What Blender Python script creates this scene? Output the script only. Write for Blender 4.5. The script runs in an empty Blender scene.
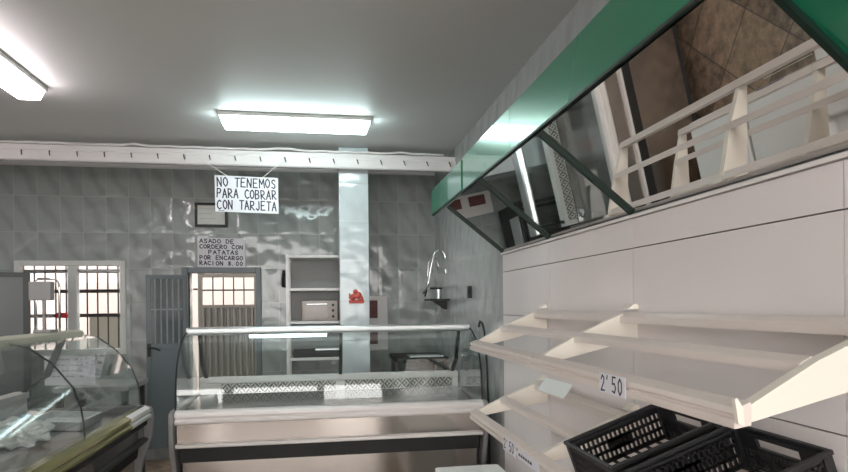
import bpy, bmesh, math, random
from mathutils import Vector, Matrix
random.seed(7)
S = bpy.context.scene
COL = S.collection
PI = math.pi

# ------------------------------------------------------------------ camera, sky, exposure
cam_d = bpy.data.cameras.new('camera')
cam_d.sensor_width = 36.0
cam_d.lens = 601.27 * 36.0 / 848.0
cam_d.shift_y = 68.5 / 848.0
cam_d.clip_start = 0.02
cam = bpy.data.objects.new('camera', cam_d)
COL.objects.link(cam)
YAW, ROLL = 0.16651, -0.01054
fw = Vector((math.sin(YAW), math.cos(YAW), 0))
r0 = Vector((math.cos(YAW), -math.sin(YAW), 0))
u0 = Vector((0, 0, 1))
rv = math.cos(ROLL) * r0 + math.sin(ROLL) * u0
uv_ = -math.sin(ROLL) * r0 + math.cos(ROLL) * u0
cam.matrix_world = Matrix(((rv.x, uv_.x, -fw.x, 0), (rv.y, uv_.y, -fw.y, 0), (rv.z, uv_.z, -fw.z, 1.55), (0, 0, 0, 1)))
S.camera = cam

wd = bpy.data.worlds.new('sky')
wd.use_nodes = True
S.world = wd
bgn = wd.node_tree.nodes['Background']
bgn.inputs[0].default_value = (1.0, 0.965, 0.94, 1)
bgn.inputs[1].default_value = 3.0
TUBE = 6.8                       # brightness of the ceiling lamps
S.view_settings.view_transform = 'Standard'
S.view_settings.look = 'None'
S.view_settings.gamma = 1.0
S.view_settings.exposure = 1.48
S.view_settings.use_curve_mapping = False

# ------------------------------------------------------------------ materials
MATS = {}
def mat(name, col, rough=0.5, metal=0.0, bump=0.0, bscale=30.0, var=0.0, vscale=6.0, emit=None, estr=0.0, coat=0.0, spec=0.5, aniso=None):
    if name in MATS: return MATS[name]
    m = bpy.data.materials.new(name); m.use_nodes = True
    nt = m.node_tree; b = nt.nodes['Principled BSDF']
    b.inputs['Base Color'].default_value = (*col, 1)
    b.inputs['Roughness'].default_value = rough
    b.inputs['Metallic'].default_value = metal
    b.inputs['Specular IOR Level'].default_value = spec
    b.inputs['Coat Weight'].default_value = coat
    if emit:
        b.inputs['Emission Color'].default_value = (*emit, 1)
        b.inputs['Emission Strength'].default_value = estr
    tc = nt.nodes.new('ShaderNodeTexCoord')
    src = tc.outputs['Object']
    if aniso:
        mp = nt.nodes.new('ShaderNodeMapping'); mp.inputs['Scale'].default_value = aniso
        nt.links.new(src, mp.inputs['Vector']); src = mp.outputs['Vector']
    n = nt.nodes.new('ShaderNodeTexNoise'); n.inputs['Scale'].default_value = vscale; n.inputs['Detail'].default_value = 5
    nt.links.new(src, n.inputs['Vector'])
    mx = nt.nodes.new('ShaderNodeMix'); mx.data_type = 'RGBA'
    v = max(var, 0.02)
    mx.inputs['A'].default_value = (*[c * (1 - v) for c in col], 1)
    mx.inputs['B'].default_value = (*[min(1, c * (1 + v)) for c in col], 1)
    nt.links.new(n.outputs['Fac'], mx.inputs['Factor'])
    nt.links.new(mx.outputs['Result'], b.inputs['Base Color'])
    if bump:
        n2 = nt.nodes.new('ShaderNodeTexNoise'); n2.inputs['Scale'].default_value = bscale; n2.inputs['Detail'].default_value = 3
        nt.links.new(src, n2.inputs['Vector'])
        bp = nt.nodes.new('ShaderNodeBump'); bp.inputs['Strength'].default_value = bump; bp.inputs['Distance'].default_value = 0.02
        nt.links.new(n2.outputs['Fac'], bp.inputs['Height']); nt.links.new(bp.outputs['Normal'], b.inputs['Normal'])
    MATS[name] = m
    return m

def glass_mat(name, tint, refl=1.0, ior=1.5):
    m = bpy.data.materials.new(name); m.use_nodes = True
    nt = m.node_tree; nt.nodes.clear()
    o = nt.nodes.new('ShaderNodeOutputMaterial'); t = nt.nodes.new('ShaderNodeBsdfTransparent'); g = nt.nodes.new('ShaderNodeBsdfGlossy')
    f = nt.nodes.new('ShaderNodeFresnel'); mx = nt.nodes.new('ShaderNodeMixShader')
    t.inputs[0].default_value = (*tint, 1); g.inputs['Roughness'].default_value = 0.02; g.inputs[0].default_value = (refl, refl, refl, 1)
    ge = nt.nodes.new('ShaderNodeNewGeometry')       # both faces of a pane reflect like the outer one
    ma = nt.nodes.new('ShaderNodeMath'); ma.operation = 'MULTIPLY_ADD'; ma.inputs[1].default_value = 1 / ior - ior; ma.inputs[2].default_value = ior
    nt.links.new(ge.outputs['Backfacing'], ma.inputs[0]); nt.links.new(ma.outputs[0], f.inputs[0])
    nt.links.new(f.outputs[0], mx.inputs[0]); nt.links.new(t.outputs[0], mx.inputs[1]); nt.links.new(g.outputs[0], mx.inputs[2])
    nt.links.new(mx.outputs[0], o.inputs[0])
    MATS[name] = m
    return m

def M1(nt, op, a, b=None, c=None):
    n = nt.nodes.new('ShaderNodeMath'); n.operation = op
    for i, v in enumerate((a, b, c)):
        if v is None: continue
        if isinstance(v, (int, float)): n.inputs[i].default_value = v
        else: nt.links.new(v, n.inputs[i])
    return n.outputs[0]

def tile_mat(name, axis, w, h, u0, v0, base, vein, grout, rough=0.11, wave=0.5, veinw=0.6):
    """glazed marble-effect wall tiles: one diagonal vein per tile, thin grout, slightly wavy glaze"""
    m = bpy.data.materials.new(name); m.use_nodes = True
    nt = m.node_tree; b = nt.nodes['Principled BSDF']
    tc = nt.nodes.new('ShaderNodeTexCoord'); sp = nt.nodes.new('ShaderNodeSeparateXYZ'); nt.links.new(tc.outputs['Object'], sp.inputs[0])
    U = M1(nt, 'DIVIDE', M1(nt, 'SUBTRACT', sp.outputs[axis], u0), w)
    V = M1(nt, 'DIVIDE', M1(nt, 'SUBTRACT', sp.outputs['Z' if axis != 'Z' else 'Y'], v0), h)
    fu, fv = M1(nt, 'FRACT', U), M1(nt, 'FRACT', V)
    eu = M1(nt, 'MULTIPLY', M1(nt, 'MINIMUM', fu, M1(nt, 'SUBTRACT', 1.0, fu)), w)
    ev = M1(nt, 'MULTIPLY', M1(nt, 'MINIMUM', fv, M1(nt, 'SUBTRACT', 1.0, fv)), h)
    e = M1(nt, 'MINIMUM', eu, ev)
    g = nt.nodes.new('ShaderNodeMapRange'); g.inputs[1].default_value = 0.001; g.inputs[2].default_value = 0.004; nt.links.new(e, g.inputs[0])
    nz = nt.nodes.new('ShaderNodeTexNoise'); nz.inputs['Scale'].default_value = 7; nz.inputs['Detail'].default_value = 6; nt.links.new(tc.outputs['Object'], nz.inputs['Vector'])
    d = M1(nt, 'ADD', M1(nt, 'SUBTRACT', M1(nt, 'ADD', fu, fv), 1.0), M1(nt, 'MULTIPLY', M1(nt, 'SUBTRACT', nz.outputs['Fac'], 0.5), 0.9))
    band = nt.nodes.new('ShaderNodeMapRange'); band.inputs[1].default_value = 0.0; band.inputs[2].default_value = 0.34; band.inputs[3].default_value = veinw; band.inputs[4].default_value = 0.0
    nt.links.new(M1(nt, 'ABSOLUTE', d), band.inputs[0])
    n3 = nt.nodes.new('ShaderNodeTexNoise'); n3.inputs['Scale'].default_value = 2.2; n3.inputs['Detail'].default_value = 4; nt.links.new(tc.outputs['Object'], n3.inputs['Vector'])
    vf = M1(nt, 'MULTIPLY', band.outputs[0], M1(nt, 'ADD', 0.45, n3.outputs['Fac']))
    c1 = nt.nodes.new('ShaderNodeMix'); c1.data_type = 'RGBA'; c1.inputs['A'].default_value = (*base, 1); c1.inputs['B'].default_value = (*vein, 1); nt.links.new(vf, c1.inputs['Factor'])
    c2 = nt.nodes.new('ShaderNodeMix'); c2.data_type = 'RGBA'; c2.inputs['A'].default_value = (*grout, 1); nt.links.new(c1.outputs['Result'], c2.inputs['B']); nt.links.new(g.outputs[0], c2.inputs['Factor'])
    nt.links.new(c2.outputs['Result'], b.inputs['Base Color'])
    b.inputs['Roughness'].default_value = rough
    nw = nt.nodes.new('ShaderNodeTexNoise'); nw.inputs['Scale'].default_value = 5.5; nw.inputs['Detail'].default_value = 1; nt.links.new(tc.outputs['Object'], nw.inputs['Vector'])
    pil = nt.nodes.new('ShaderNodeMapRange'); pil.inputs[1].default_value = 0; pil.inputs[2].default_value = 0.03; pil.interpolation_type = 'SMOOTHSTEP'; nt.links.new(e, pil.inputs[0])
    hgt = M1(nt, 'ADD', M1(nt, 'MULTIPLY', nw.outputs['Fac'], 1.0), M1(nt, 'MULTIPLY', pil.outputs[0], 0.06))
    bp = nt.nodes.new('ShaderNodeBump'); bp.inputs['Strength'].default_value = wave; bp.inputs['Distance'].default_value = 0.03
    nt.links.new(hgt, bp.inputs['Height']); nt.links.new(bp.outputs['Normal'], b.inputs['Normal'])
    MATS[name] = m
    return m

def floor_mat():
    m = bpy.data.materials.new('brown_slate_floor'); m.use_nodes = True
    nt = m.node_tree; b = nt.nodes['Principled BSDF']
    tc = nt.nodes.new('ShaderNodeTexCoord'); sp = nt.nodes.new('ShaderNodeSeparateXYZ'); nt.links.new(tc.outputs['Object'], sp.inputs[0])
    T = 0.42
    U, V = M1(nt, 'DIVIDE', M1(nt, 'ADD', sp.outputs['X'], sp.outputs['Y']), T * 1.414), M1(nt, 'DIVIDE', M1(nt, 'SUBTRACT', sp.outputs['X'], sp.outputs['Y']), T * 1.414)
    fu, fv = M1(nt, 'FRACT', U), M1(nt, 'FRACT', V)
    e = M1(nt, 'MINIMUM', M1(nt, 'MINIMUM', fu, M1(nt, 'SUBTRACT', 1.0, fu)), M1(nt, 'MINIMUM', fv, M1(nt, 'SUBTRACT', 1.0, fv)))
    g = nt.nodes.new('ShaderNodeMapRange'); g.inputs[1].default_value = 0.004; g.inputs[2].default_value = 0.014; nt.links.new(e, g.inputs[0])
    cell = nt.nodes.new('ShaderNodeCombineXYZ'); nt.links.new(M1(nt, 'FLOOR', U), cell.inputs[0]); nt.links.new(M1(nt, 'FLOOR', V), cell.inputs[1])
    wn = nt.nodes.new('ShaderNodeTexWhiteNoise'); nt.links.new(cell.outputs[0], wn.inputs['Vector'])
    n = nt.nodes.new('ShaderNodeTexNoise'); n.inputs['Scale'].default_value = 11; n.inputs['Detail'].default_value = 8; n.inputs['Roughness'].default_value = 0.7; nt.links.new(tc.outputs['Object'], n.inputs['Vector'])
    f = M1(nt, 'ADD', M1(nt, 'MULTIPLY', n.outputs['Fac'], 2.2), M1(nt, 'MULTIPLY', wn.outputs['Value'], 0.35))
    f = M1(nt, 'SUBTRACT', f, 0.82)
    cr = nt.nodes.new('ShaderNodeValToRGB'); nt.links.new(f, cr.inputs[0])
    cr.color_ramp.elements[0].color = (0.05, 0.036, 0.026, 1); cr.color_ramp.elements[1].color = (0.44, 0.31, 0.215, 1)
    c2 = nt.nodes.new('ShaderNodeMix'); c2.data_type = 'RGBA'; c2.inputs['A'].default_value = (0.06, 0.045, 0.035, 1); nt.links.new(cr.outputs[0], c2.inputs['B']); nt.links.new(g.outputs[0], c2.inputs['Factor'])
    nt.links.new(c2.outputs['Result'], b.inputs['Base Color']); b.inputs['Roughness'].default_value = 0.36
    bp = nt.nodes.new('ShaderNodeBump'); bp.inputs['Strength'].default_value = 0.15; nt.links.new(n.outputs['Fac'], bp.inputs['Height']); nt.links.new(bp.outputs['Normal'], b.inputs['Normal'])
    return m

def lattice_mat():
    """perforated strip: blocks of slanted slots turning left and right"""
    m = bpy.data.materials.new('slotted_lattice'); m.use_nodes = True
    nt = m.node_tree; b = nt.nodes['Principled BSDF']
    tc = nt.nodes.new('ShaderNodeTexCoord'); sp = nt.nodes.new('ShaderNodeSeparateXYZ'); nt.links.new(tc.outputs['Object'], sp.inputs[0])
    c = 0.035
    U, V = M1(nt, 'DIVIDE', sp.outputs['X'], c), M1(nt, 'DIVIDE', M1(nt, 'SUBTRACT', sp.outputs['Z'], 0.879), c)
    par = M1(nt, 'MODULO', M1(nt, 'ADD', M1(nt, 'ABSOLUTE', M1(nt, 'FLOOR', U)), M1(nt, 'ABSOLUTE', M1(nt, 'FLOOR', V))), 2.0)
    sgn = M1(nt, 'SUBTRACT', M1(nt, 'MULTIPLY', par, 2.0), 1.0)
    w = M1(nt, 'FRACT', M1(nt, 'MULTIPLY', M1(nt, 'ADD', M1(nt, 'FRACT', U), M1(nt, 'MULTIPLY', sgn, M1(nt, 'FRACT', V))), 1.0))
    st = nt.nodes.new('ShaderNodeMapRange'); st.inputs[1].default_value = 0.42; st.inputs[2].default_value = 0.5; nt.links.new(w, st.inputs[0])
    mx = nt.nodes.new('ShaderNodeMix'); mx.data_type = 'RGBA'; mx.inputs['A'].default_value = (0.06, 0.06, 0.055, 1); mx.inputs['B'].default_value = (0.6, 0.58, 0.54, 1)
    nt.links.new(st.outputs[0], mx.inputs['Factor']); nt.links.new(mx.outputs['Result'], b.inputs['Base Color'])
    b.inputs['Roughness'].default_value = 0.35
    return m

m_backtile = tile_mat('grey_marble_tile_back', 'X', 0.2115, 0.361, -2.99, 2.669 - 0.361 * 7, (0.36, 0.38, 0.37), (0.25, 0.262, 0.256), (0.45, 0.46, 0.45))
m_sidetile = tile_mat('grey_marble_tile_side', 'Y', 0.2115, 0.361, 0.0, 2.669 - 0.361 * 7, (0.46, 0.47, 0.465), (0.39, 0.40, 0.40), (0.45, 0.46, 0.45), rough=0.14, wave=0.5)
m_pillar = tile_mat('pale_pillar_tile', 'X', 0.40, 0.361, 0.085, 2.669 - 0.361 * 7, (0.62, 0.67, 0.69), (0.5, 0.55, 0.57), (0.5, 0.53, 0.54), rough=0.12, wave=0.4, veinw=0.4)
m_floor = floor_mat()
m_lattice = lattice_mat()
m_ceiling = mat('grey_ceiling_paint', (0.74, 0.74, 0.73), 0.5, var=0.05, vscale=0.8)
m_white = mat('white_enamel', (0.80, 0.765, 0.745), 0.33, var=0.04)
m_panel = mat('white_enamel_panel', (0.84, 0.785, 0.775), 0.16, var=0.06, vscale=2.5, bump=0.04, bscale=3)
m_cream = mat('cream_bracket_enamel', (0.88, 0.83, 0.74), 0.4, var=0.03)
m_rail = mat('pinkish_rail_enamel', (0.78, 0.70, 0.65), 0.3, var=0.05)
m_beam = mat('chalky_white_paint', (0.80, 0.76, 0.755), 0.5, var=0.05, vscale=9)
m_green = mat('green_gloss_sheet', (0.018, 0.25, 0.135), 0.22, metal=0.25, var=0.05, vscale=2, bump=0.10, bscale=2.2, coat=0.6)
m_dgreen = mat('dark_green_edge', (0.004, 0.022, 0.015), 0.5)
m_mirror = mat('mirror_silver', (0.80, 0.79, 0.77), 0.015, metal=1.0)
m_steel = mat('brushed_steel', (0.50, 0.455, 0.42), 0.14, metal=1.0, var=0.06, vscale=5, bump=0.03, bscale=2.5)
m_deck = mat('steel_deck', (0.26, 0.27, 0.27), 0.16, metal=0.9, bump=0.06, bscale=5)
m_alu = mat('satin_aluminium', (0.66, 0.69, 0.70), 0.28, metal=0.8)
m_chrome = mat('chrome', (0.85, 0.85, 0.85), 0.08, metal=1.0)
m_black = mat('black_plastic', (0.012, 0.012, 0.013), 0.5)
m_crate = mat('black_crate_plastic', (0.014, 0.014, 0.016), 0.42, bump=0.05, bscale=60)
m_rubber = mat('black_rubber_seal', (0.02, 0.02, 0.02), 0.6)
m_greyplastic = mat('grey_plastic', (0.27, 0.27, 0.27), 0.35)
m_paper = mat('white_paper', (0.80, 0.79, 0.84), 0.7, var=0.03)
m_ink = mat('dark_marker_ink', (0.03, 0.028, 0.06), 0.6)
m_door = mat('blue_grey_paint', (0.125, 0.155, 0.17), 0.38, var=0.06)
m_gate = mat('brown_grey_gate_paint', (0.22, 0.205, 0.18), 0.5, var=0.08)
m_winframe = mat('white_window_frame', (0.72, 0.72, 0.70), 0.4)
m_iron = mat('dark_iron', (0.035, 0.03, 0.03), 0.5)
m_outwall = mat('pale_render_outside', (0.33, 0.285, 0.265), 0.8, var=0.06, vscale=1.5)
m_outcream = mat('cream_parapet_outside', (0.42, 0.40, 0.34), 0.8, var=0.05)
m_ground = mat('concrete_ground', (0.30, 0.285, 0.265), 0.9, var=0.1)
m_red = mat('red_cloth', (0.55, 0.03, 0.04), 0.7)
m_tube = mat('lit_diffuser_cool', (0.9, 0.9, 0.9), 0.4, emit=(0.80, 1.0, 0.99), estr=TUBE)
m_tubew = mat('lit_diffuser_warm', (0.9, 0.9, 0.9), 0.4, emit=(1.0, 0.91, 0.93), estr=TUBE)
m_caselamp = mat('lit_case_lamp', (0.9, 0.9, 0.9), 0.4, emit=(0.72, 0.95, 1.0), estr=2.2)
m_housing = mat('lamp_housing', (0.55, 0.55, 0.53), 0.5)
m_yellow = mat('yellowed_cream_rail', (0.24, 0.23, 0.095), 0.2, metal=0.3, var=0.06)
m_darkcab = mat('dark_cabinet_metal', (0.04, 0.045, 0.045), 0.4, metal=0.3)
m_greyglass = mat('grey_cabinet_glass', (0.10, 0.11, 0.11), 0.35, var=0.12, vscale=3)
m_foam = mat('white_foam', (0.80, 0.80, 0.78), 0.8, bump=0.1, bscale=120)
m_bag = mat('crumpled_white_plastic', (0.82, 0.82, 0.80), 0.25, bump=0.4, bscale=25)
m_warm = mat('warm_beige_front', (0.34, 0.27, 0.235), 0.3, var=0.25, vscale=12)
m_sticker = mat('red_ornament', (0.60, 0.10, 0.08), 0.6, var=0.5, vscale=30)
m_photo = mat('dark_red_prints', (0.16, 0.05, 0.045), 0.5, var=0.6, vscale=25)
m_corr = mat('corrugated_gate_sheet', (0.26, 0.245, 0.22), 0.4, var=0.08)
g_case = glass_mat('display_glass', (0.93, 0.955, 0.95))
g_win = glass_mat('window_glass', (0.95, 0.95, 0.95))

# ------------------------------------------------------------------ mesh helpers
class MB:
    def __init__(s): s.b = bmesh.new()
    def box(s, x0, x1, y0, y1, z0, z1):
        v = [s.b.verts.new(p) for p in ((x0,y0,z0),(x1,y0,z0),(x1,y1,z0),(x0,y1,z0),(x0,y0,z1),(x1,y0,z1),(x1,y1,z1),(x0,y1,z1))]
        for f in ((3,2,1,0),(4,5,6,7),(0,1,5,4),(1,2,6,5),(2,3,7,6),(3,0,4,7)): s.b.faces.new([v[i] for i in f])
        return s
    def obox(s, o, a, b, c):
        """box from corner o with edge vectors a, b, c"""
        o, a, b, c = map(Vector, (o, a, b, c))
        P = [o, o+a, o+a+b, o+b, o+c, o+a+c, o+a+b+c, o+b+c]
        v = [s.b.verts.new(p) for p in P]
        fs = [s.b.faces.new([v[i] for i in f]) for f in ((3,2,1,0),(4,5,6,7),(0,1,5,4),(1,2,6,5),(2,3,7,6),(3,0,4,7))]
        if a.cross(b).dot(c) < 0:
            for f in fs: f.normal_flip()
        return s
    def prism(s, pts, axis, a0, a1):
        """polygon pts in the plane normal to axis, extruded a0..a1"""
        def P(p, a): return {'x': (a, p[0], p[1]), 'y': (p[0], a, p[1]), 'z': (p[0], p[1], a)}[axis]
        A = [s.b.verts.new(P(p, a0)) for p in pts]; B = [s.b.verts.new(P(p, a1)) for p in pts]
        fs = [s.b.faces.new(A), s.b.faces.new(B[::-1])]
        n = len(pts)
        for i in range(n): fs.append(s.b.faces.new((A[i], B[i], B[(i+1) % n], A[(i+1) % n])))
        bmesh.ops.recalc_face_normals(s.b, faces=fs)
        return s
    def sheet(s, pts, axis, a0, a1, th=0.006):
        """a bent sheet that follows the open polyline pts, extruded along axis, with thickness"""
        L = [Vector(p) for p in pts]; off = []
        for i, p in enumerate(L):
            t = (L[min(i+1, len(L)-1)] - L[max(i-1, 0)]).normalized()
            off.append(p + Vector((-t.y, t.x)) * th)
        return s.prism([tuple(p) for p in L] + [tuple(p) for p in off[::-1]], axis, a0, a1)
    def tube(s, pts, r, n=8, closed=False):
        pts = [Vector(p) for p in pts]; rings = []
        ref = None
        for i, p in enumerate(pts):
            if closed: t = pts[(i+1) % len(pts)] - pts[i-1]
            else: t = pts[min(i+1, len(pts)-1)] - pts[max(i-1, 0)]
            t.normalize()
            if ref is None or abs(ref.dot(t)) > 0.95:
                ref = Vector((0,0,1)) if abs(t.z) < 0.9 else Vector((1,0,0))
            a = (ref - t * ref.dot(t)).normalized(); bb = t.cross(a); ref = a
            rr = r[i] if isinstance(r, (list, tuple)) else r
            rings.append([s.b.verts.new(p + (a * math.cos(2*PI*k/n) + bb * math.sin(2*PI*k/n)) * rr) for k in range(n)])
        m = len(rings)
        for i in range(m if closed else m-1):
            R1, R2 = rings[i], rings[(i+1) % m]
            for k in range(n): s.b.faces.new((R1[k], R1[(k+1) % n], R2[(k+1) % n], R2[k]))
        if not closed:
            s.b.faces.new(rings[0][::-1]); s.b.faces.new(rings[-1])
        return s
    def build(s, name, m, parent=None, world=True, bevel=0.0, smooth=False):
        me = bpy.data.meshes.new(name)
        if smooth:
            for f in s.b.faces: f.smooth = True
        if parent is not None and world:
            off = Vector((0,0,0)); p = parent
            while p: off += p.location; p = p.parent
            bmesh.ops.translate(s.b, verts=s.b.verts, vec=-off)
        s.b.to_mesh(me); s.b.free()
        me.materials.append(m)
        o = bpy.data.objects.new(name, me); COL.objects.link(o)
        if parent is not None: o.parent = parent
        if bevel:
            bv = o.modifiers.new('bevel', 'BEVEL'); bv.width = bevel; bv.segments = 2; bv.limit_method = 'ANGLE'
        return o

def thing(name, label, cat, loc=(0,0,0), rot=(0,0,0), group=None):
    o = bpy.data.objects.new(name, None); COL.objects.link(o)
    o.empty_display_size = 0.1
    o.location = loc; o.rotation_euler = rot
    o['label'] = label; o['category'] = cat
    if group: o['group'] = group
    return o
def tag(o, label, cat, group=None):
    o['label'] = label; o['category'] = cat
    if group: o['group'] = group
    return o
def structure(o): o['kind'] = 'structure'; return o
def center(o):
    """move a one-mesh thing's origin to its base"""
    vs = [v.co for v in o.data.vertices]
    c = Vector(((min(v.x for v in vs)+max(v.x for v in vs))/2, (min(v.y for v in vs)+max(v.y for v in vs))/2, min(v.z for v in vs)))
    o.data.transform(Matrix.Translation(-c)); o.location = c
    return o

# stroke lettering: every letter a few marker strokes on a unit cell (width .7, height 1)
GL = {
 'A': [[(0,0),(.3,1),(.62,0)],[(.12,.38),(.5,.38)]], 'B': [[(0,0),(0,1),(.4,.95),(.48,.75),(.35,.55),(0,.52)],[(.35,.53),(.55,.3),(.42,.05),(0,0)]],
 'C': [[(.58,.85),(.35,1),(.1,.8),(0,.5),(.1,.18),(.35,0),(.6,.15)]], 'D': [[(0,0),(0,1),(.4,.9),(.58,.5),(.4,.08),(0,0)]],
 'E': [[(.55,1),(0,1),(0,0),(.58,0)],[(0,.52),(.42,.52)]], 'G': [[(.58,.85),(.35,1),(.1,.8),(0,.5),(.1,.15),(.35,0),(.58,.15),(.58,.45),(.35,.45)]],
 'I': [[(.2,0),(.2,1)]], 'J': [[(.5,1),(.5,.2),(.3,0),(.05,.2)]], 'M': [[(0,0),(.06,1),(.35,.4),(.64,1),(.7,0)]], 'N': [[(0,0),(0,1),(.55,0),(.55,1)]],
 'O': [[(.3,1),(.08,.8),(0,.5),(.08,.2),(.3,0),(.52,.2),(.6,.5),(.52,.8),(.3,1)]], 'P': [[(0,0),(0,1),(.42,.95),(.52,.75),(.4,.5),(0,.45)]],
 'R': [[(0,0),(0,1),(.42,.95),(.52,.75),(.4,.52),(0,.48),(.58,0)]], 'S': [[(.52,.85),(.3,1),(.08,.85),(.1,.62),(.45,.42),(.5,.18),(.28,0),(.02,.15)]],
 'T': [[(0,1),(.62,1)],[(.31,1),(.31,0)]], '8': [[(.28,.52),(.08,.75),(.28,1),(.48,.75),(.28,.52),(.04,.25),(.28,0),(.54,.25),(.28,.52)]],
 '0': [[(.28,1),(.05,.75),(.02,.3),(.25,0),(.48,.25),(.5,.75),(.28,1)]], '2': [[(.02,.75),(.2,1),(.45,.85),(.42,.55),(.02,0),(.55,.03)]],
 '5': [[(.52,1),(.1,1),(.06,.55),(.35,.6),(.52,.35),(.35,.03),(.02,.1)]], '.': [[(.1,0),(.14,.08)]], "'": [[(.15,1),(.08,.78)]],
 '~': [[(0,.3),(.15,.6),(.28,.25),(.42,.62),(.6,.3)]], '_': [[(0,0),(.7,.02)]],
}
def write(mb, lines, origin, ux, uz, nrm, size, lead, width=None, adv=0.8, pen=0.16, jit=0.03):
    """marker strokes as thin raised ribbons; origin = top left of the first line"""
    origin, ux, uz, nrm = map(Vector, (origin, ux, uz, nrm))
    ux.normalize(); uz.normalize(); nrm.normalize()
    for li, line in enumerate(lines):
        a = adv * size
        if width: a = min(width / max(1, len(line)), size * 1.1)
        for ci, ch in enumerate(line):
            if ch == ' ': continue
            dx, dz, tilt = random.uniform(-jit, jit) * size, random.uniform(-jit, jit) * size, random.uniform(-.12, .12)
            sx = a / 0.85
            base = origin + ux * (ci * a + dx) - uz * (li * lead + size - dz)
            for st in GL[ch]:
                P = [base + ux * (p[0] * sx + tilt * (p[1]-.5) * size * 0.4) + uz * (p[1] * size) for p in st]
                for q, w in zip(P[:-1], P[1:]):
                    t = (w - q)
                    if t.length < 1e-6: continue
                    t.normalize(); sd = nrm.cross(t) * (pen * size * 0.5)
                    e = t * (pen * size * 0.35)
                    mb.obox(q - e - sd, (w - q) + 2 * e, sd * 2, nrm * 0.0006)

# ------------------------------------------------------------------ the room
H = 3.0
XR = 1.225
YB = 6.5
structure(MB().box(-3.4, XR + .15, -2.7, YB + .2, -.12, 0).build('floor', m_floor))
structure(MB().box(-3.55, XR + .15, -2.8, YB + .2, H, H + .15).build('ceiling', m_ceiling))
b = MB()                                     # back wall with a window hole and a door hole
WX0, WX1, WZ0, WZ1 = -2.99, -1.965, 1.08, 2.025
DX0, DX1, DZ = -1.365, -0.69, 1.90
yb0, yb1 = YB, YB + .2
b.box(-3.55, WX0, yb0, yb1, 0, H); b.box(WX0, WX1, yb0, yb1, 0, WZ0); b.box(WX0, WX1, yb0, yb1, WZ1, H)
b.box(WX1, DX0, yb0, yb1, 0, H); b.box(DX0, DX1, yb0, yb1, DZ, H); b.box(DX1, XR + .15, yb0, yb1, 0, H)
structure(b.build('wall_back', m_backtile))
structure(MB().box(XR, XR + .15, -2.7, YB, 0, H).build('wall_right', m_sidetile))
structure(MB().box(-3.55, -3.4, -2.7, YB, 0, H).build('wall_left', m_sidetile))
b = MB()                                     # shop front behind the viewer: wide openings, unseen piers and sill shaped for reflections
b.box(-3.4, XR, -2.8, -2.7, 2.75, H); b.box(-3.4, -3.2, -2.8, -2.7, 0, 2.75); b.box(1.05, XR, -2.8, -2.7, 0, 2.75)
b.box(-1.75, 0, -2.8, -2.7, 0, .9); b.box(-.12, 0, -2.8, -2.7, .9, 2.75); b.box(-1.75, -1.6, -2.8, -2.7, .9, 2.75)
structure(b.build('wall_front', m_ceiling))
structure(MB().box(-14, 14, -16, -2.8, -.2, -.1).build('ground', m_ground))
structure(MB().box(-8, 8, YB + .2, 13, -.14, -.02).build('ground', m_ground))
# thin cove line where the back wall meets the ceiling
structure(MB().prism([(YB, H - .035), (YB - .02, H - .02), (YB - .02, H), (YB, H)], 'x', -3.4, XR).build('trim_1', m_beam))
# pillar
structure(MB().box(.155, .425, 5.56, 5.92, 0, H).build('pillar', m_pillar, bevel=.006))

# outside, seen through window and door
structure(MB().box(-6.5, 2.5, 8.8, 9.0, -.1, 3.6).build('wall_courtyard', m_outwall))
structure(MB().box(-2.47, -1.9, 6.95, 7.05, -.1, 1.46).build('wall_parapet', m_outcream))

# window
wroot = thing('window_1', 'white framed two-light barred window left of the open door', 'window', (-2.49, YB, WZ0)); structure(wroot)
b = MB(); fy0, fy1 = YB - .015, YB + .06
b.box(WX0, WX0 + .055, fy0, fy1, WZ0, WZ1); b.box(WX1 - .055, WX1, fy0, fy1, WZ0, WZ1)
b.box(WX0 + .055, WX1 - .055, fy0, fy1, WZ1 - .05, WZ1); b.box(WX0 + .055, WX1 - .055, fy0, fy1, WZ0, WZ0 + .06); b.box(-2.505, -2.42, fy0, fy1, WZ0 + .06, WZ1 - .05)
b.build('window_frame', m_winframe, wroot, bevel=.006)
for x0, x1 in ((WX0 + .055, -2.505), (-2.42, WX1 - .055)):
    MB().box(x0, x1, YB + .02, YB + .026, WZ0 + .06, WZ1 - .05).build('pane', g_win, wroot)
b = MB(); b.box(-2.42, WX1 - .055, YB + .03, YB + .055, WZ1 - .11, WZ1 - .085); b.build('roller_edge', m_greyplastic, wroot)
gr = thing('window_grille', 'dark iron security bars outside the two-light window', 'window grille', (-2.49, YB + .12, 1.1))
for x in [-2.965 + .0985 * k for k in range(10)]:
    MB().tube([(x, YB + .13, WZ0 + .002), (x, YB + .13, WZ1 - .002)], .008, 6).build('vertical_bar', m_iron, gr)
for z in (1.925, 1.722, 1.475):
    MB().box(WX0 + .002, WX1 - .002, YB + .118, YB + .124, z - .018, z + .018).build('horizontal_bar', m_iron, gr)
center(tag(MB().box(-2.655, -2.555, YB + .095, YB + .117, 1.452, 1.505).build('cloth', m_red), 'small red cloth tied on the lowest window bar', 'cloth'))

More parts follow.
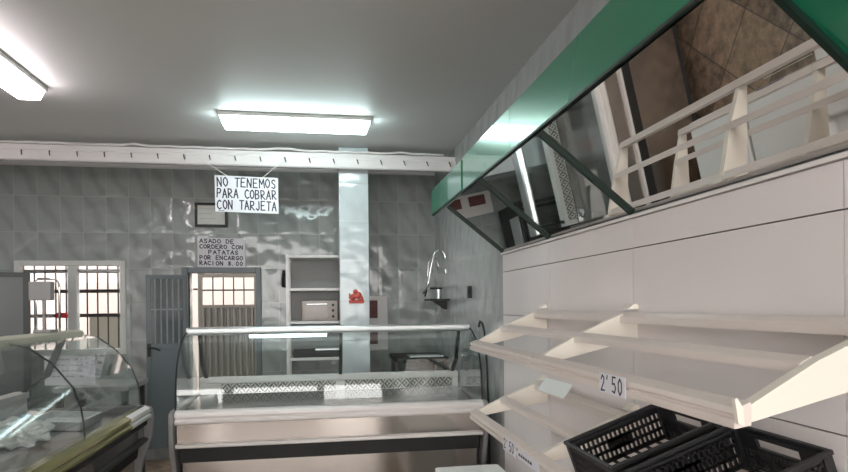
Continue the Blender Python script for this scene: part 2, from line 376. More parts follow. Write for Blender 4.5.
# door frame, open leaf, gate beyond
dr = thing('door_1', 'blue-grey metal door frame around the back doorway', 'door frame', (-1.03, YB, 0)); structure(dr)
b = MB(); b.box(DX0 - .06, DX0, YB - .03, YB + .08, 0, DZ + .055); b.box(DX1, DX1 + .055, YB - .03, YB + .08, 0, DZ + .055); b.box(DX0, DX1, YB - .03, YB + .08, DZ, DZ + .055)
b.build('frame', m_door, dr, bevel=.004)
leaf = thing('door_2', 'open blue-grey metal door leaf with barred upper light and black handle', 'door', (DX0 - .01, YB - .045, 0), (0, 0, math.radians(196))); structure(leaf)
LW, LZ0, LZ1, LM = .375, .14, 1.875, 1.165
b = MB()
b.box(0, .035, -.018, .018, LZ0, LZ1); b.box(LW - .045, LW, -.018, .018, LZ0, LZ1); b.box(.035, LW - .045, -.018, .018, LZ1 - .04, LZ1); b.box(.035, LW - .045, -.018, .018, LM - .03, LM + .02)
b.build('stile_frame', m_door, leaf, world=False, bevel=.003)
MB().box(.035, LW - .045, -.012, .012, LZ0, LM - .03).build('lower_panel', m_door, leaf, world=False)
MB().box(.035, LW - .045, .006, .01, LM + .02, LZ1 - .04).build('pane', mat('ribbed_grey_glass', (.035, .045, .052), .1, var=.5, vscale=3, aniso=(14, 1, .3)), leaf, world=False)  # streaks in the colour stand in for ribs and their pale reflections
for k in range(5):
    x = .035 + (LW - .08) * (k + .7) / 5.4
    MB().box(x - .007, x + .007, .0105, .022, LM + .02, LZ1 - .04).build('grille_bar', mat('pale_door_bars', (.24, .285, .30), .4), leaf, world=False)
MB().box(.035, LW - .045, .0105, .018, 1.52, 1.535).build('grille_bar', mat('pale_door_bars', (.24, .285, .30), .4), leaf, world=False)
hd = MB().box(LW - .042, LW - .008, .018, .026, 1.06, 1.19).build('handle', m_black, leaf, world=False)
MB().tube([(LW - .025, .026, 1.15), (LW - .025, .055, 1.15), (LW - .07, .058, 1.145), (LW - .125, .056, 1.12)], .009, 8).build('lever', m_black, hd, world=False)
gt = thing('gate', 'tall corrugated metal gate with small barred panes seen through the doorway', 'gate', (-1.04, 6.98, 0))
b = MB(); b.box(-1.36, -1.315, 6.96, 7.0, .02, 1.93); b.box(-.76, -.70, 6.96, 7.0, .02, 1.93); b.box(-1.315, -.76, 6.96, 7.0, 1.875, 1.93); b.box(-1.315, -.76, 6.96, 7.0, 1.535, 1.57); b.box(-1.315, -.76, 6.96, 7.0, .02, .08)
b.build('gate_frame', m_gate, gt)
pts = []; n = 34
for k in range(n + 1): pts.append((-1.315 + .555 * k / n, 6.98 + (.018 if (k // 2) % 2 else -.018)))
MB().sheet(pts, 'z', .08, 1.535, .004).build('corrugated_sheet', m_corr, gt)
b = MB(); b.box(-1.315, -.76, 6.972, 6.985, 1.725, 1.742)
for k in range(1, 5): x = -1.315 + .555 * k / 5; b.box(x - .006, x + .006, 6.972, 6.985, 1.57, 1.875)
b.build('glazing_bars', m_iron, gt)
MB().box(-1.41, -1.365, 6.965, 6.975, 1.735, 1.755).build('bolt', m_iron, gt)

# ------------------------------------------------------------------ hook rail across the room, cable on it
BY0, BY1, BZ0, BZ1 = 5.45, 5.485, 2.782, 2.917
ZS = .0                                        # the rail runs level
hr = thing('hook_rail', 'long white hook rail spanning the room under the ceiling', 'rail', (-1.1, 5.5, BZ0))
MB().prism([(BY0 + .01, BZ0), (BY0, BZ0 + .012), (BY0, BZ0 + .085), (BY0 + .012, BZ0 + .092), (BY0 + .012, BZ0 + .135), (BY1, BZ0 + .135), (BY1, BZ0)], 'x', -3.4, XR).build('beam', m_beam, hr)
for k in range(18):
    x = -2.438 + k * (1.171 + 2.438) / 17
    z = BZ0 + .055
    MB().tube([(x - .006, BY0 + .004, z + .028), (x - .004, BY0 - .010, z + .02), (x + .004, BY0 - .024, z - .012), (x + .008, BY0 - .03, z - .02)], [.005, .005, .0045, .003], 6).build('hook', m_iron, hr)
pts = [(-3.38 + .1 * k, BY0 + .018 + .003 * math.sin(k), BZ1 + .0125 + .006 * abs(math.sin(k * 1.7)) + (.012 if k in (18, 30, 31, 41) else 0)) for k in range(46)]
center(tag(MB().tube(pts, .011, 8).build('cable', m_beam, smooth=True), 'lumpy white cable lying along the top of the hook rail', 'cable'))

# ------------------------------------------------------------------ ceiling lamps
def lamp(label, cx, cy, L, W, along_y, mlit):
    t = thing('ceiling_light', label, 'ceiling light', (cx, cy, H), (0, 0, PI / 2 if along_y else 0), 'fluorescent ceiling lights')
    hh = W / 2
    MB().box(-L/2, L/2, -hh, hh, -.03, -.001).build('housing', m_housing, t, world=False, bevel=.006)
    # translucent cover with tapered ends
    A = [(-L/2 + .012, -hh + .008), (L/2 - .012, -hh + .008), (L/2 - .012, hh - .008), (-L/2 + .012, hh - .008)]
    B_ = [(-L/2 + .035, -hh + .03), (L/2 - .035, -hh + .03), (L/2 - .035, hh - .03), (-L/2 + .035, hh - .03)]
    m = MB(); va = [m.b.verts.new((*p, -.031)) for p in A]; vb = [m.b.verts.new((*p, -.10)) for p in B_]
    m.b.faces.new(va); m.b.faces.new(vb[::-1])
    for i in range(4): m.b.faces.new((va[i], vb[i], vb[(i+1) % 4], va[(i+1) % 4]))
    bmesh.ops.recalc_face_normals(m.b, faces=m.b.faces[:])
    m.build('diffuser', mlit, t, world=False, bevel=.01)
lamp('lit fluorescent ceiling light above the steel display counter', -.185, 4.72, 1.14, .19, False, m_tube)
lamp('lit fluorescent ceiling light at the left edge, running front to back', -1.86, 3.68, 1.24, .19, True, m_tubew)

# ------------------------------------------------------------------ bread shelving on the right wall
XP = 1.19
bp = thing('wall_panelling', 'white enamelled metal back panels behind the bread shelves', 'wall panel', (XP, 2.0, 0))
ys = [-.7, .25, 1.21, 2.17, 3.05, 3.885]
zs = [.02, .62, 1.235, 1.475, 1.76, 1.876]
g = .0022
for i in range(len(ys) - 1):
    for j in range(len(zs) - 1):
        if 1 <= i <= 3 and j == 2: continue
        z0 = zs[j]; z1 = zs[j + 1]
        if 1 <= i <= 3 and j == 3: z0 = zs[2]
        MB().box(XP, XP + .034, ys[i] + g, ys[i+1] - g, z0 + g, z1 - g).build('panel', m_panel, bp)
MB().box(XP + .012, XP + .035, ys[0], ys[-1], .0, 1.874).build('backing', mat('shadow_gap_metal', (.12, .11, .11), .6), bp)
b = MB(); b.box(XP - .012, XP + .03, ys[0], ys[-1], 1.8765, 1.889); b.build('top_trim', m_white, bp)

def bread_shelf(label, front, mid, back, zlow_back, fh, yarms, ynear, yfar):
    """front/mid/back: (x, z of rail top)"""
    t = thing('bread_shelf', label, 'shelf', (XP, (ynear + yfar) / 2, zlow_back), group='slatted bread shelves on the right wall')
    fx, fz = front; mx, mz = mid; bx, bz = back
    # front rail: two stepped lips with a price channel
    for a, c in yfar_splits:
        b = MB(); b.prism([(fx, fz - fh), (fx, fz - fh * .55), (fx + .008, fz - fh * .5), (fx + .008, fz - fh * .36), (fx, fz - fh * .3), (fx + .004, fz), (fx + .036, fz + .012), (fx + .036, fz - fh + .006)], 'y', a, c)
        b.build('front_rail', m_rail, t, bevel=.0015)
    for (x, z), h, dx in (((mx, mz), .022, .03), ((bx, bz), .027, .03)):
        b = MB(); b.prism([(x, z - h), (x, z - .004), (x + .004, z), (x + dx, z + .012), (x + dx, z + .004), (x + .008, z - .006), (x + .008, z - h)], 'y', ynear + .028, yfar)
        b.build('back_rail' if x == bx else 'middle_rail', m_rail, t)
    for y in yarms:
        pr = [(fx + .037, fz - fh + .012), (fx + .037, fz + .006), (mx + .02, mz + .006), (bx + .01, bz + .006), (XP - .001, bz + .012), (XP - .001, zlow_back)]
        MB().prism(pr, 'y', y - .013, y + .013).build('bracket', m_cream, t)
        MB().prism([(XP - .05, bz + .022), (XP - .015, bz + .045), (XP - .001, bz + .04), (XP - .001, bz + .024)], 'y', y - .02, y + .03).build('clip', m_cream, t)
    return t
YF = 3.11
yfar_splits = [(1.025, 2.166), (2.17, YF)]
top = bread_shelf('upper slatted white bread shelf with a handwritten price card', (.766, 1.347), (.93, 1.427), (1.115, 1.50), 1.41, .040, (1.04, 2.15, YF - .013), 1.025, YF)
MB().prism([(.766, 1.32), (.759, 1.366), (.764, 1.368), (.776, 1.35), (.779, 1.315)], 'y', 1.014, 1.0245).build('rail_tab', m_cream, top)
yfar_splits = [(1.025, 2.166), (2.17, YF)]
LOWH = .036
low = bread_shelf('lower slatted white bread shelf holding the black crates', (.762, .982), (.925, 1.045), (1.115, 1.115), 1.02, .04, (1.04, 2.15, YF - .013), 1.025, YF)

# price cards
def price_card(label, cx, y0, y1, z0, z1, text, size, name='price_card'):
    t = thing(name, label, 'price card', (cx, (y0 + y1) / 2, z0))
    MB().box(cx - .0012, cx, y0, y1, z0, z1).build('card', m_paper, t)
    mb = MB(); write(mb, [text], (cx - .0012, y1 - .012, z1 - (z1 - z0 - size) / 2), (0, -1, 0), (0, 0, 1), (-1, 0, 0), size, size, width=(y1 - y0 - .02), pen=.11)
    mb.build('lettering', m_ink, t)
    return t
price_card('small white price card reading 2.50 on the upper shelf front', .7645, 1.435, 1.585, 1.302, 1.356, "2'50", .042)
price_card('small crumpled price card on the lower shelf front', .7605, 2.33, 2.50, .925, .985, "2'50", .040)
t = thing('price_card', 'pale price strip beside the crumpled card on the lower shelf front', 'price card', (.76, 2.2, .93))
MB().box(.7593, .7605, 2.06, 2.30, .935, .975).build('card', m_paper, t)
mb = MB(); write(mb, ['~~~~~~'], (.7593, 2.29, .966), (0, -1, 0), (0, 0, 1), (-1, 0, 0), .024, .03, width=.22); mb.build('lettering', m_ink, t)
cd = MB(); cd.obox((.800, 1.855, 1.283), (.002, 0, 0), (0, .24, -.004), (-.012, .05, -.052))
center(tag(cd.build('blank_card', mat('pale_cyan_card', (.86, .95, .93), .3)), 'blank pale card hanging under the upper shelf front', 'card'))

# ------------------------------------------------------------------ green mirror canopy
mc = thing('mirror_canopy', 'tilted mirror canopy with green fascia above the bread shelves', 'mirror canopy', (XP, 2.5, 1.9))
FX, FZ0, FZ1 = .805, 2.212, 2.40
fy = [.1, 1.05, 2.51, 3.41, 4.375]
for k in range(4):
    j = (0, .0, 0.0, .012)[k]
    MB().prism([(FX - j * .5, FZ0), (FX - j * .5, FZ1 - j), (FX + .008, FZ1 - j), (FX + .008, FZ0)], 'y', fy[k] + .0012, fy[k+1] - .0012).build('fascia_panel', m_green, mc, bevel=.001)
MB().box(FX - .002, FX + .010, fy[0], fy[-1], FZ0 - .009, FZ0 - .0005).build('edge_strip', m_dgreen, mc)
mt, mb_ = Vector((FX + .011, 2.1965)), Vector((XP, 1.899))        # mirror plane in x, z
nn = Vector((-(mb_.y - mt.y), mb_.x - mt.x)).normalized()               # up and away from the room
if nn.y < 0: nn = -nn
def mirror_slab(y0, y1, th=.006, off=0.0):
    a, c = mt + nn * off, mb_ + nn * off
    return MB().prism([tuple(a), tuple(c), tuple(c + nn * th), tuple(a + nn * th)], 'y', y0, y1)
my = [1.035, 2.17, 3.05, 3.88]
for k in range(3): mirror_slab(my[k] + .001, my[k+1] - .001).build('mirror_pane', m_mirror, mc)
mirror_slab(fy[0], 1.03).build('green_sheet', m_green, mc)
for y in (1.035, 2.17, 3.04, 3.875):
    a, c = mt - nn * .013, mb_ - nn * .013
    MB().prism([tuple(a), tuple(c), tuple(c + nn * .0125), tuple(a + nn * .0125)], 'y', y - .008 if y < 3.5 else y - .005, y + .008 if y < 3.5 else y + .005).build('strut', m_dgreen, mc)
b = MB(); b.prism([(FX + .013, FZ1 - .03), (FX + .013, FZ1 - .015), (XR - .001, FZ1 - .015), (XR - .001, FZ1 - .03)], 'y', fy[0], fy[-1]); b.build('top_sheet', m_dgreen, mc)

# ------------------------------------------------------------------ display counters
def counter(label, loc, rotz, L, rail_m, splits, lamp_x=None, lattice=True, dep=.95, prof=None):
    t = thing('display_counter', label, 'display counter', loc, (0, 0, rotz))
    W = dict(world=False)
    MB().prism([(.18, 0), (.18, .09), (dep - .06, .09), (dep - .06, 0)], 'x', .05, L - .05).build('plinth', m_rubber, t, **W)
    MB().prism([(.10, .092), (.085, .52), (dep, .52), (dep, .092)], 'x', .03, L - .03).build('lower_body', m_steel, t, **W)
    MB().prism([(.075, .5205), (.06, .632), (dep, .632), (dep, .5205)], 'x', .015, L - .015).build('dark_recess', m_rubber, t, **W)
    MB().prism([(.03, .633), (.028, .79), (.2, .79), (.2, .633)], 'x', .008, L - .008).build('front_panel', m_steel if rail_m is m_white else m_deck, t, **W)
    if rail_m is not m_white: MB().box(.001, L - .001, .012, .0275, .745, .7845).build('shadow_gap_band', m_rubber, t, **W)  # black strip stands in for the shadow gap under the bumper
    MB().prism([(.012, .628), (.006, .636), (.006, .652), (.0295, .66), (.0295, .628)], 'x', .0, L).build('lower_trim', rail_m if rail_m is m_white else m_darkcab, t, bevel=.002, **W)
    bump = [(.0, .785), (-.012, .797), (-.012, .812), (0, .82), (0, .828), (-.008, .836), (-.004, .855), (.022, .87), (.075, .87), (.075, .80), (.0275, .785)]
    MB().prism(bump, 'x', 0, L).build('front_bumper', rail_m, t, bevel=.002, **W)
    MB().prism([(.2005, .633), (.2005, .76), (dep, .76), (dep, .633)], 'x', .008, L - .008).build('tank', m_greyplastic, t, **W)
    # rounded end cheeks
    ch = [(.12, .10), (.035, .50), (.0, .60), (-.02, .66), (-.028, .80), (-.015, .86), (.03, .876), (dep, .876), (dep, .10)]
    for x0, x1 in ((-.035, -.0005), (L + .0005, L + .035)): MB().prism(ch, 'x', x0, x1).build('end_cheek', m_greyplastic, t, bevel=.012, **W)
    # deck and back
    MB().prism([(.076, .80), (.076, .825), (.7515, .872), (.7515, .80)], 'x', .012, L - .012).build('deck', m_deck, t, **W)
    MB().prism([(.76, .762), (.76, .955), (.80, .955), (.80, .762)], 'x', .012, L - .012).build('back_riser', m_white, t, **W)
    if lattice:
        for x0, x1 in ((.17, L / 2 + .02), (L / 2 + .09, L - .06)): MB().box(x0, x1, .752, .759, .878, .95).build('lattice_strip', m_lattice, t, **W)
    MB().box(.012, L - .012, .745, .83, .9555, 1.0).build('back_ledge', m_white, t, bevel=.004, **W)
    # glass
    prof = prof or [(.05, .8725), (.055, .97), (.075, 1.075), (.11, 1.165), (.165, 1.245), (.235, 1.305), (.33, 1.35), (.42, 1.372)]
    cuts = [0.004] + splits + [L - .004]
    for a, c in zip(cuts[:-1], cuts[1:]): MB().sheet(prof, 'x', a + .002, c - .002, -.006).build('front_glass', g_case, t, smooth=False, **W)
    for x in splits:
        MB().sheet(prof, 'x', x - .0035, x + .0035, -.008).build('glass_joint', m_rubber, t, **W)
    side = [(.06, .8775)] + [(p[0] + .008, p[1] - .01) for p in prof[1:]] + [(.50, 1.372), (.74, 1.005), (.74, .8775)]
    for x in (-.006, L): MB().prism(side, 'x', x, x + .006).build('side_glass', g_case, t, **W)
    for x in (-.010, L + .002):
        MB().sheet(prof, 'x', x, x + .008, -.008).build('glass_edge', m_rubber, t, **W)
    MB().prism([(.415, 1.345), (.41, 1.36), (.415, 1.392), (.43, 1.40), (.55, 1.40), (.565, 1.385), (.565, 1.355), (.55, 1.345)], 'x', -.012, L + .012).build('top_rail', m_alu if rail_m is not m_yellow else mat('yellowed_cream_top', (.50, .50, .40), .3, metal=.2), t, bevel=.004, **W)
    for x in (.05, L / 2 + .045, L - .07):
        b = MB(); b.obox((x, .50, 1.345), (.025, 0, 0), (0, .04, 0), (0, .10, -.24)); b.obox((x, .60, 1.105), (.025, 0, 0), (0, .03, 0), (0, .14, -.105)); b.build('support_arm', m_darkcab, t, **W)
    if lamp_x: MB().tube([(lamp_x[0], .46, 1.33), (lamp_x[1], .46, 1.33)], .012, 8).build('lamp_tube', m_caselamp, t, **W)
    return t
counter('long curved-glass steel display counter facing the room at the back', (-.955, 4.10, 0), 0, 2.06, m_white, [], (.42, .98))
LC = counter('curved-glass display counter with yellowed rail along the left side', (-1.19, 1.30, 0), PI / 2, 3.10, m_yellow, [.75, 2.12], None, lattice=False, prof=[(.05, .8725), (.056, .95), (.068, 1.03), (.105, 1.136), (.205, 1.263), (.32, 1.352), (.42, 1.374)])

MB().prism([(.0275, .7848), (.0, .7848), (-.016, .795), (-.016, .815), (-.003, .822), (-.012, .838), (-.007, .858), (.022, .8735), (.0275, .8735)], 'x', 2.70, 3.102).build('rail_end_cap', m_white, LC, world=False, bevel=.002)
# things in, on and behind the left counter
sc = thing('weighing_scale', 'grey weighing scale display on a pole beside the window', 'scale', (-1.70, 4.02, 1.40))
MB().box(-1.73, -1.63, 3.97, 4.08, 1.4005, 1.42).build('base', m_greyplastic, sc, bevel=.004)
MB().tube([(-1.69, 4.03, 1.42), (-1.69, 4.03, 1.60)], .010, 8).build('pole', m_greyplastic, sc)
MB().box(-1.765, -1.64, 4.0, 4.06, 1.60, 1.715).build('display_head', m_greyplastic, sc, bevel=.006)
hk = MB(); pts = [(-1.765, 4.10, 1.4005), (-1.765, 4.10, 1.72), (-1.755, 4.10, 1.735), (-1.66, 4.10, 1.735), (-1.635, 4.10, 1.715), (-1.63, 4.10, 1.68), (-1.63, 4.10, 1.4005)]
hk.tube(pts, .007, 8)
center(tag(hk.build('bag_stand', m_chrome, smooth=True), 'thin chrome hoop stand behind the weighing scale', 'stand'))
nt_ = thing('notice', 'handwritten paper notice taped on the far end glass of the left counter', 'notice', (-1.68, 4.385, 1.03))
o0 = Vector((-1.84, 4.385, 1.035)); ux = Vector((.315, 0, -.006)); uz = Vector((0, 0, .20))
nn3 = ux.cross(uz).normalized()
b = MB(); b.obox(o0, ux, uz, -nn3 * .001); b.build('sheet', m_paper, nt_)
mb = MB(); write(mb, ['~ ~~~ ~~', '~~~~ ~~~', '~~ ~~~~~', '~~~ ~~ ~'], o0 + ux * .06 + uz * .94, ux, uz, nn3, .026, .038, width=.29, pen=.13); mb.build('lettering', mat('faded_ink', (.25, .26, .28), .6), nt_)
bg = bmesh.new(); bmesh.ops.create_icosphere(bg, subdivisions=4, radius=1)
for v in bg.verts:
    k = 1 + .25 * math.sin(9 * v.co.x + 3 * v.co.z) * math.sin(8 * v.co.y + 2) + random.uniform(-.07, .07)
    v.co = Vector((v.co.x * .13 * k, v.co.y * .20 * k, max(-.05, v.co.z * .07 * k) + .05))
mb = MB(); mb.b.free(); mb.b = bg
bag = mb.build('plastic_bag', m_bag); bag.location = (-1.58, 3.45, .852); bag.rotation_euler = (0, math.radians(4), 0)
tag(bag, 'crumpled white plastic bag lying inside the left display counter', 'bag')
tr = thing('serving_tray', 'pale tray lying inside the left counter behind the bag', 'tray', (-1.55, 3.95, .847))
tr.rotation_euler = (0, math.radians(4), 0)
b = MB(); b.box(-.15, .15, -.18, .18, 0.002, .012); b.box(-.15, .15, -.18, -.165, .012, .05); b.box(-.15, .15, .165, .18, .012, .05); b.box(-.15, -.135, -.165, .165, .012, .05); b.box(.135, .15, -.165, .165, .012, .05)
b.build('tray', m_alu, tr, world=False)

# tall cabinet behind the left counter
cb = thing('tall_cabinet', 'tall dark cabinet with grey glass door at the left edge', 'cabinet', (-2.30, 5.25, 0), (0, 0, math.radians(24)))
W = dict(world=False)
MB().box(-.62, -.001, .03, .5, .06, 1.84).build('body', m_darkcab, cb, bevel=.006, **W)
b = MB(); b.box(-.62, -.57, 0, .028, .08, 1.835); b.box(-.05, 0, 0, .028, .08, 1.835); b.box(-.57, -.05, 0, .028, 1.80, 1.835); b.box(-.57, -.05, 0, .028, .08, .14); dd = b.build('door', m_darkcab, cb, **W)
MB().box(-.57, -.05, .008, .02, .14, 1.80).build('pane', m_greyglass, dd, **W)
MB().box(-.58, -.04, .06, .46, 0, .0595).build('plinth', m_rubber, cb, **W)

# side table end behind the left counter, by the door
tb = thing('side_table', 'dark work table standing behind the far end of the left counter', 'table', (-1.6, 5.0, 0))
MB().box(-1.95, -1.42, 4.75, 5.25, .93, .97).build('tabletop', m_greyplastic, tb, bevel=.004)
for x in (-1.93, -1.48):
    for y in (4.77, 5.19): MB().box(x, x + .04, y, y + .04, 0, .9295).build('leg', m_darkcab, tb)

# ------------------------------------------------------------------ signs on the back wall
sg = thing('hanging_sign', 'large white cardboard notice on string about not taking cards', 'sign', (-.65, 5.41, 2.37))
sg0 = Vector((-.905, 5.40, 2.370)); sux = Vector((.53, 0, -.012)); suz = Vector((-.003, 0, .312))
b = MB(); b.obox(sg0, sux, suz, (0, .003, 0)); b.build('card', m_paper, sg)
mb = MB()
write(mb, ['NO TENEMOS', 'PARA COBRAR', 'CON TARJETA'], sg0 + sux * .035 + suz * .95, sux, suz, (0, -1, 0), .076, .098, width=.505, pen=.135)
write(mb, ['____'], sg0 + sux * .05 + suz * .07, sux, suz, (0, -1, 0), .012, .02, width=.05, pen=.4)
mb.build('lettering', m_ink, sg)
for a, c in (((-.80, 5.4015, 2.675), (-1.045, 5.42, 2.835)), ((-.51, 5.4015, 2.668), (-.325, 5.42, 2.835))):
    MB().tube([a, c], .0035, 5).build('string', m_beam, sg)
ps = thing('paper_sign', 'white sheet with a handwritten roast lamb offer above the doorway', 'sign', (-1.03, YB - .01, 1.95))
o0 = Vector((-1.27, YB - .008, 1.962)); ux = Vector((.475, 0, -.01)); uz = Vector((0, 0, .305))
b = MB(); b.obox(o0, ux, uz, (0, .002, 0)); b.build('sheet', m_paper, ps)
mb = MB(); write(mb, ['ASADO DE', 'CORDERO CON', '  PATATAS', 'POR ENCARGO', 'RACION 8.00'], o0 + ux * .05 + uz * .95, ux, uz, (0, -1, 0), .040, .057, width=.44, pen=.22); mb.build('lettering', m_ink, ps)
pf = thing('framed_certificate', 'black framed certificate partly behind the hanging notice', 'picture frame', (-1.13, YB - .02, 2.37))
b = MB(); x0, x1, z0, z1 = -1.29, -.965, 2.372, 2.622
b.box(x0, x1, YB - .03, YB - .004, z0, z0 + .026); b.box(x0, x1, YB - .03, YB - .004, z1 - .026, z1); b.box(x0, x0 + .026, YB - .03, YB - .004, z0 + .026, z1 - .026); b.box(x1 - .026, x1, YB - .03, YB - .004, z0 + .026, z1 - .026)
b.build('frame', m_black, pf)
MB().box(x0 + .026, x1 - .026, YB - .012, YB - .006, z0 + .026, z1 - .026).build('certificate', mat('certificate_paper', (.62, .62, .58), .4, var=.1, vscale=8), pf)
mb = MB(); write(mb, ['~~~~~~~~', '~~~~~~', '~~~~~~~~'], (x0 + .05, YB - .012, z1 - .05), (1, 0, 0), (0, 0, 1), (0, -1, 0), .018, .05, width=.21, pen=.15); mb.build('lettering', mat('grey_print', (.35, .35, .35), .6), pf)

# ------------------------------------------------------------------ shelf unit at the back with its goods
su = thing('shelf_unit', 'cream metal shelving unit standing left of the pillar', 'shelf unit', (-.08, 6.28, 0))
SX0, SX1, SY0, SY1 = -.36, .27, 6.10, 6.46
for x in (SX0, SX1 - .03):
    for y in (SY0, SY1 - .03): MB().box(x, x + .03, y, y + .03, 0, 2.06).build('post', m_white, su)
for z in (.12, .60, 1.005, 1.37, 1.70, 2.03): MB().box(SX0 + .031, SX1 - .031, SY0 + .002, SY1 - .002, z, z + .026).build('shelf_board', m_white, su)
MB().box(SX0 + .03, SX1 - .03, SY1 - .008, SY1 - .003, 1.03, 2.03).build('back_sheet', mat('dull_grey_sheet', (.22, .225, .22), .4), su)
ov = thing('small_oven', 'beige small oven on the second shelf of the cream unit', 'oven', (-.02, 6.28, 1.3965))
MB().box(-.21, .15, 6.14, 6.42, 1.3965, 1.60).build('body', m_warm, ov, bevel=.008)
MB().box(-.17, .05, 6.131, 6.139, 1.42, 1.58).build('door', mat('oven_door', (.30, .24, .21), .2), ov)
MB().tube([(-.16, 6.12, 1.565), (.04, 6.12, 1.565)], .006, 6).build('handle', m_alu, ov)
for z in (1.44, 1.50, 1.555): MB().tube([(.10, 6.1395, z), (.10, 6.122, z)], .014, 8).build('knob', m_black, ov)
pn = thing('baking_tray', 'dark baking tray on the lower visible shelf of the cream unit', 'tray', (-.05, 6.28, 1.0315))
b = MB(); b.box(-.30, .20, 6.13, 6.42, 1.0315, 1.045); b.box(-.30, .20, 6.13, 6.14, 1.045, 1.10); b.box(-.30, .20, 6.41, 6.42, 1.045, 1.10); b.box(-.30, -.29, 6.14, 6.41, 1.045, 1.10); b.box(.19, .20, 6.14, 6.41, 1.045, 1.10)
b.build('pan', m_black, pn)
MB().box(-.08, .18, 6.15, 6.40, 1.1005, 1.115).build('lid', m_alu, pn)
ph = thing('wall_telephone', 'black wall telephone beside the cream shelving unit', 'telephone', (-.40, YB - .03, 1.74))
MB().box(-.425, -.37, YB - .05, YB - .002, 1.745, 1.90).build('body', m_black, ph, bevel=.01)
MB().tube([(-.41, YB - .06, 1.75), (-.415, YB - .068, 1.83), (-.40, YB - .06, 1.92)], [.016, .011, .016], 8).build('handset', m_black, ph)

# pillar ornament, poster right of the pillar
orn = thing('wall_ornament', 'small red flower ornament stuck on the pale pillar', 'ornament', (.30, 5.55, 1.57))
MB().box(.235, .375, 5.548, 5.559, 1.567, 1.60).build('base', m_sticker, orn, bevel=.004)
for k, (x, z, r) in enumerate(((.27, 1.625, .030), (.32, 1.64, .034), (.345, 1.612, .024), (.295, 1.672, .024))):
    o = bmesh.new(); bmesh.ops.create_icosphere(o, subdivisions=2, radius=r)
    for v in o.verts: v.co = Vector((v.co.x + x, v.co.y * .4 + 5.546, v.co.z + z))
    mb = MB(); mb.b.free(); mb.b = o; mb.build('bloom', m_sticker, orn)
MB().box(.235, .25, 5.55, 5.559, 1.61, 1.66).build('leaf', mat('dull_green_leaf', (.1, .2, .12), .6), orn)
po = thing('poster', 'white framed poster with dark red pictures right of the pillar', 'poster', (.60, YB - .01, 1.07))
MB().box(.44, .69, YB - .016, YB - .002, 1.06, 1.65).build('board', m_white, po, bevel=.003)
for z in (1.13, 1.41):
    MB().box(.47, .58, YB - .019, YB - .0165, z, z + .19).build('picture', m_photo, po)

# wash corner behind the counter at the right
wt = thing('work_table', 'black work table in the back right corner', 'table', (1.0, 6.2, 0))
MB().box(.70, 1.215, 5.80, 6.44, .985, 1.03).build('tabletop', m_black, wt, bevel=.004)
for x in (.72, 1.17):
    for y in (5.82, 6.38): MB().box(x, x + .035, y, y + .035, 0, .9845).build('leg', m_darkcab, wt)
ty = thing('steel_tray', 'flat steel tray on the black corner table', 'tray', (1.0, 6.0, 1.0305))
b = MB(); b.box(.84, 1.17, 5.85, 6.1, 1.0305, 1.04); b.box(.84, 1.17, 5.83, 5.85, 1.035, 1.05); b.build('tray', m_alu, ty)
ws = thing('wall_shelf', 'small black shelf on the right wall under the spray tap', 'shelf', (1.12, 5.95, 1.55))
MB().box(1.03, 1.2245, 5.75, 6.10, 1.585, 1.605).build('board', m_black, ws)
MB().prism([(1.20, 1.50), (1.2245, 1.50), (1.2245, 1.584), (1.08, 1.584)], 'y', 5.90, 5.93).build('bracket', m_black, ws)
cp = bmesh.new(); bmesh.ops.create_cone(cp, cap_ends=True, segments=16, radius1=.03, radius2=.036, depth=.09)
for v in cp.verts: v.co += Vector((1.12, 5.80, 1.6515))
mb = MB(); mb.b.free(); mb.b = cp
center(tag(mb.build('steel_cup', m_alu, smooth=False), 'small steel cup on the black wall shelf', 'cup'))
tp = thing('spray_tap', 'chrome spray tap with an arched hose on the right wall', 'tap', (1.15, 5.9, 1.62))
def arc(p, q, top, n=14):
    P = []
    for k in range(n + 1):
        a = PI * k / n
        P.append((p[0] + (q[0] - p[0]) * (1 - math.cos(a)) / 2, p[1] + (q[1] - p[1]) * (1 - math.cos(a)) / 2, max(p[2], q[2]) + (top - max(p[2], q[2])) * math.sin(a)))
    return P
MB().tube([(1.0, 5.9, 1.63), (1.04, 5.9, 1.78), (1.075, 5.9, 1.95)] + arc((1.09, 5.9, 2.0), (1.215, 5.9, 1.9), 2.09)[1:] , .011, 8).build('hose', m_chrome, tp, smooth=True)
MB().tube([(1.06, 5.98, 1.72), (1.045, 5.98, 1.85), (1.06, 5.98, 1.97), (1.10, 5.98, 2.03), (1.15, 5.98, 2.0), (1.17, 5.98, 1.87)], .008, 8).build('riser_pipe', m_chrome, tp, smooth=True)
MB().tube([(1.215, 5.9, 1.9), (1.218, 5.9, 1.86)], .018, 8).build('spray_head', m_chrome, tp)
MB().tube([(1.224, 5.98, 1.72), (1.06, 5.98, 1.72), (.985, 5.94, 1.66)], .013, 8).build('mixer_body', m_chrome, tp)
sw = thing('wall_switch', 'small black switch on the grey tiles above the counter end', 'switch', (XR, 4.92, 1.62))
MB().box(XR - .022, XR - .001, 4.87, 4.95, 1.60, 1.70).build('plate', m_black, sw, bevel=.003)
MB().box(XR - .028, XR - .0225, 4.895, 4.925, 1.63, 1.67).build('rocker', m_darkcab, sw)
pc = MB().tube([(XR - .012, 4.62, 1.37), (XR - .015, 4.57, 1.415), (XR - .015, 4.50, 1.40), (XR - .012, 4.45, 1.33), (XR - .010, 4.40, 1.1), (XR - .010, 4.37, .8), (XR - .010, 4.34, .3), (XR - .01, 4.33, .008)], .007, 6)
center(tag(pc.build('power_cable', m_rubber, smooth=True), 'black power cable hanging on the right wall past the counter end', 'cable'))
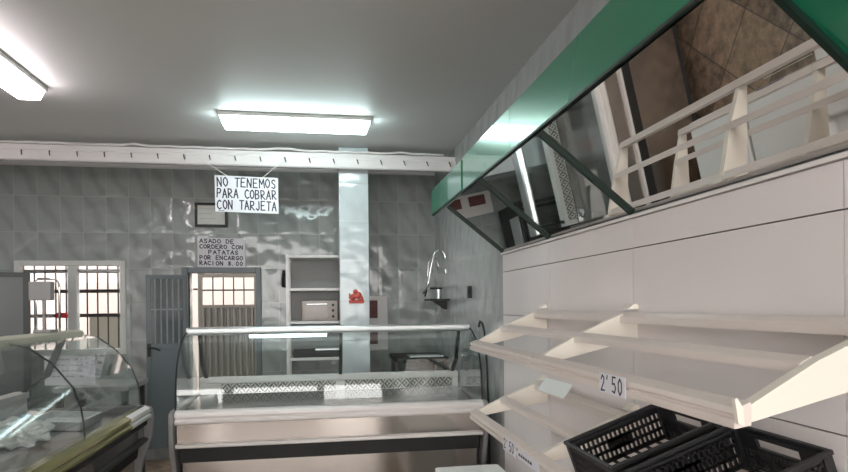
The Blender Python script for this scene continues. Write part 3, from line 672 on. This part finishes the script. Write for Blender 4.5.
# white foam box on the floor in front of the counter
def foam_box(label, y0, y1, dx=0.0):
    t = thing('foam_box', label, 'box', (.86 + dx, (y0 + y1) / 2, 0), group='white foam boxes under the bread shelves')
    MB().box(.67 + dx, 1.05 + dx, y0 + .01, y1 - .01, 0, .50).build('body', m_foam, t, bevel=.01)
    MB().box(.66 + dx, 1.06 + dx, y0, y1, .5005, .56).build('lid', m_foam, t, bevel=.012)
foam_box('white lidded foam box on the floor nearest the back counter', 3.11, 3.60)
foam_box('middle white foam box of the row, seen in the mirror under the shelves', 2.59, 3.09)
foam_box('white foam box nearest the viewer, jutting out from the row in the mirror', 2.07, 2.57, -.12)

# ------------------------------------------------------------------ black crates on the lower shelf
def crate(label, y0, y1):
    """local axes: x up the slope of the shelf, y along the wall, z out of the shelf"""
    sl = math.radians(19.5)
    t = thing('crate', label, 'crate', (.79, (y0 + y1) / 2, 1.000), (0, -sl, 0), 'black plastic crates on the lower bread shelf')
    Wd, Ln, Hh, th = .335, (y1 - y0), .112, .008
    hl = Ln / 2
    # base grid
    b = MB()
    for k in range(9): x = .005 + k * (Wd - .019) / 8; b.box(x, x + .009, -hl, hl, 0, .006)
    for k in range(8): y = -hl + .001 + k * (Ln - .011) / 7; b.box(0, Wd, y, y + .009, .0062, .0105)
    b.build('base', m_crate, t, world=False)
    def wall(axis, at, u0, u1, n, handle):
        """slotted wall: three rows of upright slots around a solid centre, a rail on top"""
        b = MB()
        def bx(a, c, z0, z1, tk=th):
            if axis == 'y': b.box(a, c, at, at + tk, z0, z1)
            else: b.box(at, at + tk, a, c, z0, z1)
        rows = [.010, .038, .067, .094]
        for z in rows: bx(u0, u1, z, z + .009)
        bx(u0, u1, .101, Hh)
        pitch = (u1 - u0) / n
        for k in range(n + 1):
            a = u0 + k * pitch
            a = max(u0, min(u1 - pitch * .42, a - pitch * .2))
            bx(a, a + pitch * .42, .010, .101, th * .9)
        mid = (u0 + u1) / 2
        if handle:
            # open hand hole in the middle top, framed
            b.b.free(); b = MB()
            for z in rows[:2]: bx(u0, u1, z, z + .009)
            bx(u0, u1, .067, .076); bx(u0, u1, .102, Hh); bx(u0, mid - .07, .076, .102); bx(mid + .07, u1, .076, .102)
            for k in range(n + 1):
                a = u0 + k * pitch; a = max(u0, min(u1 - pitch * .42, a - pitch * .2)); bx(a, a + pitch * .42, .010, .067, th * .9)
        else:
            bx(mid - .04, mid + .04, .036, .076, th * 1.05)
        return b
    wall('y', hl - th, .0, Wd, 21, False).build('end_wall', m_crate, t, world=False)
    wall('y', -hl, .0, Wd, 21, False).build('end_wall', m_crate, t, world=False)
    wall('x', 0, -hl + th, hl - th, 21, False).build('side_wall', m_crate, t, world=False)
    wall('x', Wd - th, -hl + th, hl - th, 19, True).build('side_wall', m_crate, t, world=False)
    b = MB(); e = .008
    b.box(-e, Wd + e, -hl - e, -hl + .004, Hh, Hh + .012); b.box(-e, Wd + e, hl - .004, hl + e, Hh, Hh + .012); b.box(-e, .004, -hl + .004, hl - .004, Hh, Hh + .012); b.box(Wd - .004, Wd + e, -hl + .004, hl - .004, Hh, Hh + .012)
    b.build('rim', m_crate, t, world=False, bevel=.003)
    for x in (-.004, Wd - .018):
        for y in (-hl - .004, hl - .018): MB().box(x, x + .022, y, y + .022, .0, Hh).build('corner_post', m_crate, t, world=False)
    return t
crate('black slotted crate farther along the lower bread shelf', 1.49, 1.79)
crate('black slotted crate with hand hole at the near end of the lower shelf', 1.13, 1.43)
